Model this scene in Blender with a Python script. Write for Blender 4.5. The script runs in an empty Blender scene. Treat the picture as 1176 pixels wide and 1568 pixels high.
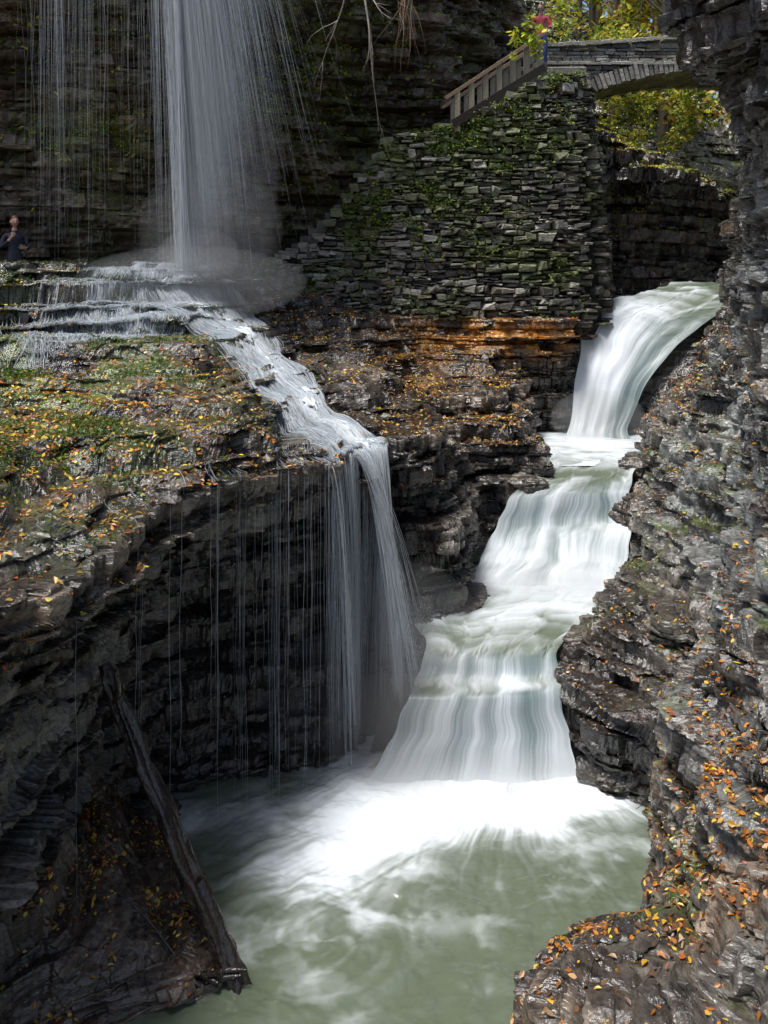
import bpy, math, random
import numpy as np
from mathutils import Vector
random.seed(5)
rng=np.random.default_rng(7)
scene=bpy.context.scene
# ------------------------------------------------------------------ noise
_perm=rng.permutation(256); _perm=np.concatenate([_perm,_perm,_perm])
_g=rng.normal(size=(256,3)); _g/=np.linalg.norm(_g,axis=1)[:,None]
_g=_g.astype(np.float32)
def perlin(x,y,z):
    x=np.asarray(x,float);y=np.asarray(y,float);z=np.asarray(z,float)
    x,y,z=np.broadcast_arrays(x,y,z)
    xi=np.floor(x).astype(int);yi=np.floor(y).astype(int);zi=np.floor(z).astype(int)
    xf=x-xi;yf=y-yi;zf=z-zi
    u=xf*xf*xf*(xf*(xf*6-15)+10);v=yf*yf*yf*(yf*(yf*6-15)+10);w=zf*zf*zf*(zf*(zf*6-15)+10)
    def h(i,j,k):
        g=_g[_perm[_perm[_perm[(xi+i)&255]+((yi+j)&255)]+((zi+k)&255)]]
        return g[...,0]*(xf-i)+g[...,1]*(yf-j)+g[...,2]*(zf-k)
    a=h(0,0,0)*(1-u)+h(1,0,0)*u; b=h(0,1,0)*(1-u)+h(1,1,0)*u
    c=h(0,0,1)*(1-u)+h(1,0,1)*u; d=h(0,1,1)*(1-u)+h(1,1,1)*u
    return ((a*(1-v)+b*v)*(1-w)+(c*(1-v)+d*v)*w)*1.5
def fbm(P,s,o=4,off=0.):
    r=0;a=1.;t=0
    for i in range(o):
        r=r+a*perlin(P[...,0]*s+off,P[...,1]*s+off*1.7,P[...,2]*s-off); t+=a;a*=.5;s*=2.03
    return r/t*1.4
def hsh(*a):
    v=np.zeros(np.broadcast(*a).shape)
    for i,q in enumerate(a): v=v+np.asarray(q,float)*(12.9898,78.233,37.719,4.1414)[i]
    s=np.sin(v)*43758.5453
    return s-np.floor(s)
def sstep(a,b,x):
    t=np.clip((x-a)/(b-a),0,1); return t*t*(3-2*t)
# ------------------------------------------------------------------ materials
def newmat(name):
    m=bpy.data.materials.new(name); m.use_nodes=True
    nt=m.node_tree; b=nt.nodes['Principled BSDF']; return m,nt,b
def rock_material(name,rlo=.16,rhi=.6,bump=.5,scale=14.,spec=.65):
    m,nt,b=newmat(name); N=nt.nodes;L=nt.links
    at=N.new('ShaderNodeAttribute');at.attribute_name='Col'
    tc=N.new('ShaderNodeTexCoord'); mp=N.new('ShaderNodeMapping'); mp.inputs['Scale'].default_value=(1,1,3.2)
    L.new(tc.outputs['Object'],mp.inputs['Vector'])
    n1=N.new('ShaderNodeTexNoise');n1.inputs['Scale'].default_value=scale;n1.inputs['Detail'].default_value=5;n1.inputs['Roughness'].default_value=.65
    L.new(mp.outputs[0],n1.inputs['Vector'])
    n2=N.new('ShaderNodeTexNoise');n2.inputs['Scale'].default_value=2.7;n2.inputs['Detail'].default_value=3
    L.new(tc.outputs['Object'],n2.inputs['Vector'])
    mr=N.new('ShaderNodeMapRange');mr.inputs['From Min'].default_value=.32;mr.inputs['From Max'].default_value=.7;mr.inputs['To Min'].default_value=.3;mr.inputs['To Max'].default_value=1.9
    L.new(n1.outputs['Fac'],mr.inputs['Value'])
    mx=N.new('ShaderNodeVectorMath');mx.operation='SCALE'
    L.new(at.outputs['Color'],mx.inputs[0]);L.new(mr.outputs[0],mx.inputs['Scale'])
    L.new(mx.outputs[0],b.inputs['Base Color'])
    r=N.new('ShaderNodeMapRange');r.inputs['From Min'].default_value=.35;r.inputs['From Max'].default_value=.65;r.inputs['To Min'].default_value=rlo;r.inputs['To Max'].default_value=rhi
    L.new(n2.outputs['Fac'],r.inputs['Value']);L.new(r.outputs[0],b.inputs['Roughness'])
    bp=N.new('ShaderNodeBump');bp.inputs['Strength'].default_value=bump;bp.inputs['Distance'].default_value=.035
    L.new(n1.outputs['Fac'],bp.inputs['Height']);L.new(bp.outputs[0],b.inputs['Normal'])
    b.inputs['Specular IOR Level'].default_value=spec
    return m
def attr_material(name,rough=.5,spec=.4,trans=0.,bump=0,bscale=30):
    m,nt,b=newmat(name); N=nt.nodes;L=nt.links
    at=N.new('ShaderNodeAttribute');at.attribute_name='Col'
    L.new(at.outputs['Color'],b.inputs['Base Color'])
    b.inputs['Roughness'].default_value=rough;b.inputs['Specular IOR Level'].default_value=spec
    if bump:
        tc=N.new('ShaderNodeTexCoord');n1=N.new('ShaderNodeTexNoise');n1.inputs['Scale'].default_value=bscale;n1.inputs['Detail'].default_value=4
        L.new(tc.outputs['Object'],n1.inputs['Vector'])
        bp=N.new('ShaderNodeBump');bp.inputs['Strength'].default_value=bump;bp.inputs['Distance'].default_value=.02
        L.new(n1.outputs['Fac'],bp.inputs['Height']);L.new(bp.outputs[0],b.inputs['Normal'])
    if trans>0:
        t=N.new('ShaderNodeBsdfTranslucent');L.new(at.outputs['Color'],t.inputs['Color'])
        ms=N.new('ShaderNodeMixShader');ms.inputs[0].default_value=trans
        L.new(b.outputs[0],ms.inputs[1]);L.new(t.outputs[0],ms.inputs[2])
        L.new(ms.outputs[0],N['Material Output'].inputs['Surface'])
    return m
def plain_material(name,col,rough=.6,var=.35,scale=12):
    m,nt,b=newmat(name); N=nt.nodes;L=nt.links
    tc=N.new('ShaderNodeTexCoord');n1=N.new('ShaderNodeTexNoise');n1.inputs['Scale'].default_value=scale;n1.inputs['Detail'].default_value=4
    L.new(tc.outputs['Object'],n1.inputs['Vector'])
    cr=N.new('ShaderNodeValToRGB');e=cr.color_ramp.elements
    e[0].position=.3;e[1].position=.7
    e[0].color=tuple(c*(1-var) for c in col)+(1,);e[1].color=tuple(min(1,c*(1+var)) for c in col)+(1,)
    L.new(n1.outputs['Fac'],cr.inputs[0]);L.new(cr.outputs[0],b.inputs['Base Color'])
    b.inputs['Roughness'].default_value=rough
    return m
M_rock=rock_material('wet_shale',.06,.24,.75,9,1.0)
M_dry=rock_material('mossy_shale',.25,.7,.7,9,.5)
M_stone=rock_material('masonry_stone',.25,.65,.7,14,.5)
M_leaf=attr_material('autumn_leaf',.35,.5,.2)
M_fol=attr_material('green_foliage',.5,.4,.4)
M_fall=attr_material('falling_water',.4,.4,.35)
M_casc=attr_material('cascade_water',.4,.35,.15)
M_pool=attr_material('pool_water',.12,.5,0,.14,4)
M_wood=attr_material('wood',.4,.5,0,.6,25)
M_wet=attr_material('wet_bark',.22,.7,0,1.,22)
# ------------------------------------------------------------------ mesh helpers
def make_mesh(name,V,F,mat,C=None,smooth=False,parent=None):
    V=np.ascontiguousarray(V,dtype=np.float32).reshape(-1,3);F=np.ascontiguousarray(F,dtype=np.int32);n=F.shape[1]
    me=bpy.data.meshes.new(name)
    me.vertices.add(len(V));me.vertices.foreach_set('co',V.ravel())
    me.loops.add(F.size);me.loops.foreach_set('vertex_index',F.ravel())
    me.polygons.add(len(F));me.polygons.foreach_set('loop_start',np.arange(0,F.size,n,dtype=np.int32))
    me.polygons.foreach_set('use_smooth',np.full(len(F),smooth,dtype=bool))
    me.update(calc_edges=True)
    if C is not None:
        a=me.color_attributes.new('Col','FLOAT_COLOR','POINT')
        C=np.asarray(C,dtype=np.float32).reshape(-1,3); C4=np.ones((len(V),4),np.float32);C4[:,:3]=C
        a.data.foreach_set('color',C4.ravel())
    me.materials.append(mat)
    ob=bpy.data.objects.new(name,me);scene.collection.objects.link(ob)
    if parent: ob.parent=parent
    return ob
def grid_faces(nu,nv,flip=False):
    i,j=np.meshgrid(np.arange(nu-1),np.arange(nv-1),indexing='ij');a=(i*nv+j).ravel()
    F=np.stack([a,a+nv,a+nv+1,a+1],1)
    return F[:,::-1] if flip else F
def cr_axis(C,t):
    n=C.shape[0]; i=np.clip(np.floor(t).astype(int),0,n-2); f=(t-i)[(...,)+(None,)*(C.ndim-1)]
    p0=C[np.maximum(i-1,0)];p1=C[i];p2=C[i+1];p3=C[np.minimum(i+2,n-1)]
    return .5*((2*p1)+(-p0+p2)*f+(2*p0-5*p1+4*p2-p3)*f*f+(-p0+3*p1-3*p2+p3)*f**3)
def tparams(C,n,minlen=.25):
    d=np.linalg.norm(C[1:]-C[:-1],axis=-1)
    while d.ndim>1: d=d.mean(axis=-1)
    d=np.maximum(d,minlen);c=np.concatenate([[0],np.cumsum(d)])
    return np.interp(np.linspace(0,c[-1],n),c,np.arange(len(c)))
def loft(ctrl,nu,nv):
    C=np.array(ctrl,float);tu=tparams(C,nu);tv=tparams(np.swapaxes(C,0,1),nv)
    A=cr_axis(C,tu);B=np.swapaxes(cr_axis(np.swapaxes(A,0,1),tv),0,1)
    return B,tu,tv
def gnormals(P,ref):
    du=np.gradient(P,axis=0);dv=np.gradient(P,axis=1)
    N=np.cross(du,dv);N/=np.linalg.norm(N,axis=-1)[...,None]+1e-9
    s=np.sign(np.mean(np.sum(N*(np.array(ref)-P),-1)))
    return N*s,s
def lay_edges(th,seed):
    r=np.random.default_rng(seed);return np.cumsum(r.uniform(.4,1.6,int(60/th))*th)-12
LAYS=[(.30,lay_edges(.30,1)),(.11,lay_edges(.11,2)),(.045,lay_edges(.045,3))]
def blob(P,c,r):
    d=(P-np.array(c))/np.array(r);return np.exp(-np.sum(d*d,-1))
def rockify(P,ref,big=.3,amps=(.20,.10,.035),terr=(.55,.5,.3),bs=.45,cells=(.75,.32,.16),pre=None):
    N,s=gnormals(P,ref)
    P=P+N*(fbm(P,bs,4)*big)[...,None]
    if pre is not None: P=pre(P)
    N,s=gnormals(P,ref)
    hd=N.copy();hd[...,2]=0;hl=np.linalg.norm(hd,axis=-1);hd/=hl[...,None]+1e-6
    hl=np.clip(hl*1.5,0,1)
    warp=perlin(P[...,0]*.35,P[...,1]*.35,3.3)*.12+P[...,0]*.02-P[...,1]*.012
    zz=P[...,2]+warp
    D=np.zeros_like(P);tone=0
    for k,(th,E) in enumerate(LAYS):
        i=np.searchsorted(E,zz)-1;e0=E[i];w=E[i+1]-e0;f=(zz-e0)/w
        cs=cells[k]
        wx=perlin(P[...,0]*1.3/cs*.4,P[...,1]*1.3/cs*.4,i*1.7)*.8
        cx=np.floor(P[...,0]/cs+wx+hsh(i,3.)*9);cy=np.floor(P[...,1]/cs-wx+hsh(i,7.)*9)
        hc=hsh(cx,cy,i*1.)
        o=(hc-.5)*amps[k]*.8+perlin(P[...,0]*(.8+k),P[...,1]*(.8+k),i*5.13)*amps[k]*1.3+(hsh(i,1.)-.5)*amps[k]*.8
        edge=np.exp(-(np.minimum(f,1-f)*w/.018)**2)
        o=o-edge*amps[k]*.35
        D+=hd*(o*hl)[...,None]
        fs=sstep(.3,.7,f)
        D[...,2]+=(fs-f)*w*terr[k]+(hc-.5)*amps[k]*.22*(1-hl)
        tone=tone+(hc-.5)*(.35,.45,.4)[k]+(hsh(i,11.)-.5)*(.3,.4,.35)[k]-edge*(.5,.35,.15)[k]*hl  # edge term paints occlusion shade of the cracks into the tone
    P=P+D
    P=P+N*(fbm(P,5.,3)*.018)[...,None]
    N,s=gnormals(P,ref)
    return P,N,s,tone
def rock_color(P,N,tone,dark=(.012,.011,.010),mid=(.060,.051,.042),light=(.20,.18,.15)):
    t=np.clip(.46+tone*.5+fbm(P,.9,3,5.)*.55,0,1)[...,None]
    d,m,l=map(np.array,(dark,mid,light))
    C=np.where(t<.5,d+(m-d)*t*2,m+(l-m)*(t*2-1))
    br=sstep(.0,.5,fbm(P,.6,3,21.))[...,None]
    C=C*(1-br*.5)+C*np.array([1.3,.95,.68])*br*.5
    return C
def mixc(C,col,f): f=np.clip(f,0,1)[...,None];return C*(1-f)+np.array(col)*f
MOSS=(.085,.120,.018)
# ------------------------------------------------------------------ leaf scatter
LEAFCOL=np.array([(.66,.24,.035),(.74,.42,.05),(.78,.60,.10),(.36,.14,.04),(.22,.11,.06),(.55,.34,.18),(.45,.12,.04)])
LP=[.19,.2,.19,.13,.13,.11,.05]
def leaves_at(name,pos,nor,size,mat,cols,flat=.35,parent=None):
    n=len(pos);nn=nor+rng.normal(size=(n,3))*flat;nn/=np.linalg.norm(nn,axis=1)[:,None]
    r=rng.normal(size=(n,3));a=np.cross(nn,r);a/=np.linalg.norm(a,axis=1)[:,None]+1e-9;b=np.cross(nn,a)
    s=size*rng.uniform(.5,1.4,n);w=rng.uniform(.5,.85,n)
    base=np.array([(-.5,0,0),(-.15,-.42,.18),(.25,-.33,.2),(.6,0,.05),(.25,.33,.2),(-.15,.42,.18)])
    V=pos[:,None,:]+s[:,None,None]*(base[None,:,0:1]*a[:,None,:]+base[None,:,1:2]*(w[:,None,None]*b[:,None,:])+base[None,:,2:3]*nn[:,None,:]*rng.uniform(-.6,1.4,n)[:,None,None])
    o=np.arange(n)[:,None]*6
    F=np.concatenate([o+np.array([[0,1,2,3]]),o+np.array([[0,3,4,5]])],0)
    C=np.repeat(cols,6,axis=0)
    return make_mesh(name,V,F,mat,C,parent=parent)
def scatter(name,P,N,dens,n,size,pal=LEAFCOL,p=None,flat=.35,mat=None,lift=.012,parent=None):
    Q=.25*(P[1:,1:]+P[:-1,1:]+P[1:,:-1]+P[:-1,:-1]);NN=N[:-1,:-1]
    ar=np.linalg.norm(np.cross(P[1:,:-1]-P[:-1,:-1],P[:-1,1:]-P[:-1,:-1]),axis=-1)
    w=(dens(Q,NN)*ar).ravel();w=np.maximum(w,0);w/=w.sum()
    ix=rng.choice(len(w),n,p=w);q=Q.reshape(-1,3)[ix];m=NN.reshape(-1,3)[ix]
    q=q+rng.normal(size=q.shape)*.008+m*lift
    ci=rng.choice(len(pal),n,p=p);c=pal[ci]*rng.uniform(.5,1.2,(n,1))
    return leaves_at(name,q,m,size,mat or M_leaf,c,flat,parent)
# ------------------------------------------------------------------ A left terrace
A=[
 [(5.7,26.2,5.9),(5.3,24.0,5.8),(5.2,23.1,5.65),(5.1,22.9,5.2),(5.0,22.8,4.6),(4.9,22.6,3.9),(4.8,22.5,3.3),(4.8,22.4,2.7),(4.8,22.3,2.0)],
 [(4.9,24.2,5.9),(4.5,22.4,5.82),(4.45,21.75,5.65),(4.38,21.6,5.05),(4.32,21.7,4.4),(4.28,21.7,3.7),(4.2,21.7,3.1),(4.2,21.7,2.6),(4.2,21.7,2.0)],
 [(3.9,24.0,5.9),(3.4,22.3,5.88),(3.38,21.55,5.62),(3.33,21.35,5.0),(3.3,21.4,4.4),(3.25,21.35,3.8),(3.3,21.2,3.3),(3.3,21.1,2.8),(3.3,21.0,2.0)],
 [(2.9,24.0,5.9),(2.74,22.2,5.9),(2.64,21.3,5.4),(2.5,20.6,4.65),(2.57,19.9,4.25),(2.75,19.5,3.95),(3.1,19.4,3.4),(3.2,19.4,2.9),(3.25,19.4,2.0)],
 [(2.5,23.8,5.9),(2.41,22.1,5.9),(2.28,21.1,5.25),(2.3,18.8,4.25),(2.57,17.9,3.75),(3.15,17.6,3.2),(3.1,17.55,2.9),(3.1,17.5,2.4),(3.0,17.4,1.6)],
 [(1.8,23.8,5.9),(1.77,22.1,5.9),(1.66,20.8,4.95),(1.48,18.5,4.38),(1.38,17.3,3.82),(1.75,16.8,3.25),(1.8,16.7,2.6),(1.75,16.4,2.0),(1.6,16,1.0)],
 [(.8,23.6,5.9),(.81,21.8,5.91),(.75,20.3,4.97),(.72,17.8,4.5),(.71,16,4.28),(.92,15.3,4.14),(1.12,14.95,3.2),(1.28,14.9,2.3),(1.3,14.7,.9)],
 [(-.45,23.4,6.0),(-.43,21.3,5.95),(-.24,18.5,5.05),(.02,16,4.62),(.13,14.9,4.36),(.33,14.3,4.14),(.52,14.4,3.1),(.62,14.4,2.0),(.55,14.0,.5)],
 [(-1.7,23.0,6.3),(-1.6,20.8,6.15),(-1.39,18,5.35),(-.75,15.5,4.8),(-.38,14,4.42),(-.17,13.4,4.13),(-.18,14.0,2.8),(-.13,14.0,1.46),(-.08,13.5,-.4)],
 [(-2.9,22.6,6.5),(-2.6,19.5,6.46),(-2.45,17.3,5.78),(-1.78,14.8,5.12),(-1.28,13,4.7),(-.85,12.2,4.2),(-.95,13.4,2.82),(-.94,13.3,1.5),(-.87,12.4,-.4)],
 [(-4.0,20.3,6.2),(-3.75,17.9,6.87),(-3.65,16.6,6.05),(-2.72,14.2,5.4),(-2.04,12,4.88),(-1.66,11.2,4.3),(-1.9,12.8,2.8),(-2.0,13,1.43),(-1.9,12.1,-.4)],
 [(-5.6,20.0,6.2),(-5.13,17.7,6.87),(-4.63,15.9,5.9),(-3.66,13.2,5.32),(-2.89,11,4.84),(-2.34,10,4.22),(-2.81,12,2.7),(-2.99,12.4,1.24),(-3.0,11.6,-.4)],
 [(-7.0,19.8,6.2),(-6.44,17.4,6.88),(-5.66,15,5.73),(-4.64,12.3,5.1),(-3.7,10.2,4.7),(-2.75,9,4.17),(-3.15,10.3,2.88),(-3.4,10.9,1.55),(-3.3,10.6,-.4)],
 [(-8.6,19.6,6.2),(-7.96,17.2,6.86),(-6.5,14,5.62),(-5.1,11,5.06),(-3.97,9,4.7),(-3.05,7.8,4.33),(-3.2,8.6,3.3),(-3.45,8.8,2.2),(-3.4,8.8,-.4)],
 [(-10.5,19,6.2),(-9.6,17,6.9),(-7.3,13,5.6),(-5.35,9.5,5.1),(-4.1,7.5,4.86),(-3.1,6.5,4.54),(-3.34,7,3.75),(-3.5,7.2,2.6),(-3.6,7.2,-.4)],
 [(-13,17,6.2),(-11.5,15,7),(-8.5,11,5.6),(-6.3,7.5,5.2),(-4.8,5.5,4.95),(-3.7,4.3,4.6),(-3.9,4.8,3.8),(-4.0,5,2.6),(-4.0,5,-.4)],
]
def ledge_steps(P):
    # broad natural stair of ledges under the tall fall
    m=sstep(-7.6,-6.2,P[...,0])*sstep(-1.6,-2.6,P[...,0])*sstep(5.55,5.75,P[...,2])*sstep(19.2,18.4,P[...,1])
    h=.17;zz=P[...,2]+.05*perlin(P[...,0]*.7,P[...,1]*.7,9.);q=np.floor(zz/h);f=zz/h-q
    P=P.copy();P[...,2]+=m*.95*h*(sstep(.38,.62,f)-f)
    return P
PA0,tuA,tvA=loft(A,860,800)
PA,NA,sA,toneA=rockify(PA0,(1,8,9),big=.22,amps=(.20,.15,.07),terr=(.8,.9,.7),cells=(.7,.28,.13),pre=ledge_steps)
C=rock_color(PA,NA,toneA)
x,y,z=PA[...,0],PA[...,1],PA[...,2]
up=sstep(.35,.8,NA[...,2])
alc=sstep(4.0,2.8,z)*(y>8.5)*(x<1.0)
C=C*(1-.5*alc)[...,None]  # shade below the overhang lip, darkened into the alcove rock colour
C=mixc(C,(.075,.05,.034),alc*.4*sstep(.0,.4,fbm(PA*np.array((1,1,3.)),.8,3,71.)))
mo=fbm(PA,.8,4,9.)
ms=(blob(PA,(-5.5,14,5.5),(2.8,3.2,1.6))+.9*blob(PA,(-3.6,11,4.9),(1.4,2.6,.8))+.5*blob(PA,(-7,16,6.2),(3,2,1)))*sstep(-.25,.3,mo)*(.4+.6*up)
C=mixc(C,MOSS,ms*.75)
C=mixc(C,(.02,.05,.025),.75*blob(PA,(-4.9,17.3,6.5),(1.8,.9,.6)))
orr=(blob(PA,(3.0,21.7,5.25),(1.9,1.2,.45))*1.4+.3*blob(PA,(1.2,20.5,5.0),(1.5,2.0,.6)))*sstep(-.4,.15,fbm(PA,1.6,3,4.))
C=mixc(C,(.5,.22,.04),orr*.85)
rw=blob(PA,(-3.2,9.0,2.4),(1.2,1.8,1.6))
C=mixc(C,(.17,.165,.14),rw*.8*sstep(-.3,.4,fbm(PA,2.,3,2.)+toneA*.3))
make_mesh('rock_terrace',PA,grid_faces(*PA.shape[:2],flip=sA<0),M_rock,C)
def densA(Q,N):
    u=sstep(.35,.85,N[...,2])*(Q[...,2]>3.4)
    n=sstep(-.35,.4,fbm(Q,.9,3,31.))
    base=.25+1.6*blob(Q,(-4,11,4.8),(2.6,3.2,1.5))+1.6*blob(Q,(1.5,18.5,4.6),(2.2,3,1.6))+.7*blob(Q,(-1,19,5.8),(1.6,2,1))
    wet=blob(Q,(-3.4,16.8,6.3),(1.8,1.1,1))+blob(Q,(-1.2,14.8,4.9),(.7,1.6,1))
    return u*(.15+n)*base*np.clip(1-1.4*wet,0,1)
scatter('fallen_leaves',PA,NA,densA,15500,.055,p=LP)
GCOL=np.array([(.08,.15,.02),(.13,.21,.03),(.20,.26,.04),(.05,.10,.02)])
def densG(Q,N):
    return sstep(.1,.7,N[...,2])*sstep(.0,.35,fbm(Q,1.1,3,9.))*(blob(Q,(-5.6,13.5,5.5),(2.4,3.2,1.4))+.8*blob(Q,(-3.6,11,4.9),(1.2,2.2,.7)))
scatter('moss_plants',PA,NA,densG,10000,.042,pal=GCOL,flat=.9,mat=M_fol,lift=.03)
# ------------------------------------------------------------------ bench lower left
Bn=[
 [(-3.5,12.0,.5),(-3.2,11.6,.2),(-3.05,11.5,.0),(-2.9,11.3,-.4)],
 [(-3.7,10.8,.9),(-2.95,10.8,.4),(-2.45,10.7,.1),(-2.2,10.6,-.4)],
 [(-3.8,9.9,1.1),(-2.8,9.9,.5),(-2.0,9.8,.12),(-1.75,9.8,-.4)],
 [(-3.8,9.2,1.2),(-2.7,9.2,.52),(-1.6,9.2,.1),(-1.35,9.1,-.4)],
 [(-3.8,8.7,1.2),(-2.8,8.7,.5),(-2.0,8.65,.12),(-1.8,8.5,-.4)],
 [(-3.9,8.2,1.2),(-3.4,8.2,.6),(-2.95,8.25,.1),(-2.9,8.1,-.4)],
 [(-4.2,7.2,1.0),(-4.0,7.2,.6),(-3.8,7.2,.1),(-3.7,7.1,-.4)]]
PB,_,_=loft(Bn,260,200)
PB,NB,sB,tB=rockify(PB,(0,9,6),big=.12,amps=(.12,.07,.03),terr=(.7,.7,.5))
CB=rock_color(PB,NB,tB,dark=(.025,.02,.015),mid=(.075,.055,.04),light=(.15,.12,.09))
make_mesh('rock_bench',PB,grid_faces(*PB.shape[:2],flip=sB<0),M_rock,CB)
scatter('fallen_leaves',PB,NB,lambda Q,N:sstep(.4,.9,N[...,2])*(Q[...,2]>.06)*sstep(-.4,.3,fbm(Q,1.5,2,3.)),1100,.05,p=LP)
# ------------------------------------------------------------------ C right wall
R=[
 [(15,28,16),(13.5,26.5,10),(12.3,25.6,8),(11.7,25.3,6.9),(11.3,25.1,6.5),(11,25,6.3),(10.8,24.9,6.1),(10.6,24.8,5.4)],
 [(11,24,15),(9.9,23.5,10.5),(8.9,22.9,7.7),(8.45,22.4,6.4),(7.85,21.3,5.6),(7.05,20.8,4.4),(6.0,20.5,3.2),(5.7,20.3,2.0)],
 [(9.2,21,14.5),(8.5,20,10.5),(7.9,19.5,8),(7.5,19,6.35),(6.8,19,5.25),(6.0,19,4.0),(5.3,18.8,3.0),(5.1,18.6,2.0)],
 [(8.2,19,14),(7.4,18,10.5),(6.9,17.5,8),(6.5,17,6.1),(5.97,17,4.6),(5.0,16.8,3.2),(4.65,16.4,2.3),(4.5,16.2,1.0)],
 [(7.2,17,14),(6.6,16,10.5),(6.2,15.5,8),(5.9,15,5.95),(5.3,14.8,4.05),(4.4,14.6,2.55),(4.0,14.6,1.8),(3.8,14.5,.6)],
 [(5.8,15,14),(5.65,14,10.5),(5.5,13.5,8),(5.22,13,5.5),(4.8,12.8,3.7),(4.1,12.7,2.1),(2.98,13.3,1.5),(2.7,13.1,.3)],
 [(5.0,13.5,14),(4.9,12.6,10.5),(4.9,12,8),(4.78,11.6,5.2),(4.42,11.4,3.6),(3.98,11.5,1.8),(2.92,12.3,.75),(2.63,12.45,-.5)],
 [(4.2,12,14),(4.15,11.2,10.4),(4.5,10.8,8),(4.23,10,4.9),(3.86,9.8,3.66),(3.48,9.9,2.55),(3.66,10.9,1.1),(3.42,11.1,-.5)],
 [(3.25,10.5,14),(3.3,9.5,10),(3.72,9.3,8),(3.79,8.8,4.4),(3.35,8.8,3.36),(3.03,9.0,2.4),(2.96,9.6,1.2),(3.1,9.9,-.5)],
 [(3.2,9,14),(3.2,8.2,10),(3.5,8,8),(3.28,7.5,3.8),(2.9,7.5,3.1),(2.78,7.8,2.1),(2.42,8.3,1.2),(2.35,8.6,-.5)],
 [(3.4,8,14),(3.3,7.2,10),(3.5,7,8),(2.9,6.5,3.5),(2.73,6.8,2.6),(2.35,7.2,1.9),(1.35,7.4,1.4),(1.3,7.6,-.5)],
 [(3.7,7,14),(3.5,6,10),(3.5,6,8),(3.0,5.3,3.7),(2.45,5.8,2.5),(1.77,6,2.1),(1.1,6.2,1.8),(1.05,6.4,-.5)],
 [(4.2,5,14),(4.0,4.5,10),(3.8,4.5,8),(3.2,4,4),(2.4,4.3,2.6),(1.8,4.5,2.2),(1.2,4.8,1.9),(1.1,5,-.5)],
]
PR,tuR,tvR=loft(R,860,760)
PR,NR,sR,tR=rockify(PR,(0,12,5),big=.36,amps=(.17,.12,.055),terr=(.7,.8,.6),cells=(.7,.28,.13))
CR=rock_color(PR,NR,tR)
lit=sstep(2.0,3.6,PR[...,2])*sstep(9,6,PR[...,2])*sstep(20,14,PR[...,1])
CR=mixc(CR,(.235,.25,.24),lit*.8*sstep(-.35,.35,fbm(PR,1.2,4,8.)+tR*.45))  # paler blue-grey of the lit wall face, put into the rock colour
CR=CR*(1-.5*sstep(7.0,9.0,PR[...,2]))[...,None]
CR=mixc(CR,MOSS,.5*sstep(.05,.5,fbm(PR,.9,3,14.))*sstep(.3,.8,NR[...,2]))
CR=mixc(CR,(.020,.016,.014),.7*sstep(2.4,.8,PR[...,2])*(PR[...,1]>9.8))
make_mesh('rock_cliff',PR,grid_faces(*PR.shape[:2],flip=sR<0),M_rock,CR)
def densR(Q,N):
    u=sstep(.35,.85,N[...,2]);n=sstep(-.4,.3,fbm(Q,.8,3,41.))
    return u*(.1+n)*(Q[...,2]<6.3)*(Q[...,2]>.5)*(.3+3.0*blob(Q,(2.4,7.3,2),(1.6,1.8,1.5))+.8*blob(Q,(6.5,19,5),(1.5,2,1.5)))
scatter('fallen_leaves',PR,NR,densR,9500,.052,p=[.15,.12,.08,.2,.27,.13,.05])
# ------------------------------------------------------------------ D back cliff
def col(x,ys,x2=None,zs=(5.6,7.5,10,13,17.2)):
    dx=np.linspace(0,(x2 if x2 is not None else x)-x,5)
    return [(x+d,yy,zz) for d,yy,zz in zip(dx,ys,zs)]
D=[col(-16,(14,14.3,14,13.5,13)),col(-11,(18,18.3,18,17.2,16.2)),col(-8,(18.9,19.2,18.8,18.2,17.3)),col(-5.5,(19.5,19.8,19.3,18.5,17.6)),
   col(-3.6,(20.2,20.4,19.8,18.9,17.9)),col(-2.3,(22.6,22.7,22.2,21.2,19.6)),col(-.8,(23.8,23.9,23.5,22.6,21)),col(1.5,(24.9,25,24.6,23.9,22.6)),
   col(3.5,(27,27,26.6,26.2,25.4)),col(4.0,(30,30,29.8,29.5,29)),col(4.2,(36,36,36,36,36))]
for c in D: c.append((c[-1][0],c[-1][1]+3,17.8)); c.append((c[-1][0],c[-1][1]+12,19.))
PD,_,_=loft(D,700,480)
PD,ND,sD,tD=rockify(PD,(0,8,9),big=.6,amps=(.30,.16,.05),terr=(.3,.3,.3))
CD=rock_color(PD,ND,tD,dark=(.025,.021,.015),mid=(.11,.09,.065),light=(.26,.215,.155))
gm=sstep(-.1,.4,fbm(PD,.55,4,17.))*(.35+.65*sstep(.0,.6,ND[...,2]))
gm2=blob(PD,(-5.8,19,9.5),(1.6,2,.7))+blob(PD,(-2.4,21,12),(1.6,3,2.5))+.6*blob(PD,(-1,22.5,9),(2,3,2))
CD=mixc(CD,(.10,.11,.018),np.clip(gm*.5+gm2*sstep(-.3,.3,fbm(PD,1.5,3,3.)),0,.9))
CD=mixc(CD,(.25,.19,.13),.6*blob(PD,(-2.8,20,8.5),(2.2,3,2.2))*sstep(-.3,.3,fbm(PD,1.,3,33.)))
make_mesh('rock_cliff',PD,grid_faces(*PD.shape[:2],flip=sD<0),M_dry,CD)
GY=np.array([(.11,.20,.02),(.20,.30,.03),(.38,.42,.04),(.07,.12,.02),(.55,.48,.05)])
def densD(Q,N):
    return sstep(-.1,.5,N[...,2])*(blob(Q,(-2.3,21,12.3),(1.5,3,1.8))+.7*blob(Q,(-5.8,19,9.5),(1.4,2,.5))+.4*blob(Q,(0,23,12.5),(2,3,.8))+.3*blob(Q,(-7,19,11.8),(2,2,.8))+.02)*(Q[...,2]<17.5)
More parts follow.
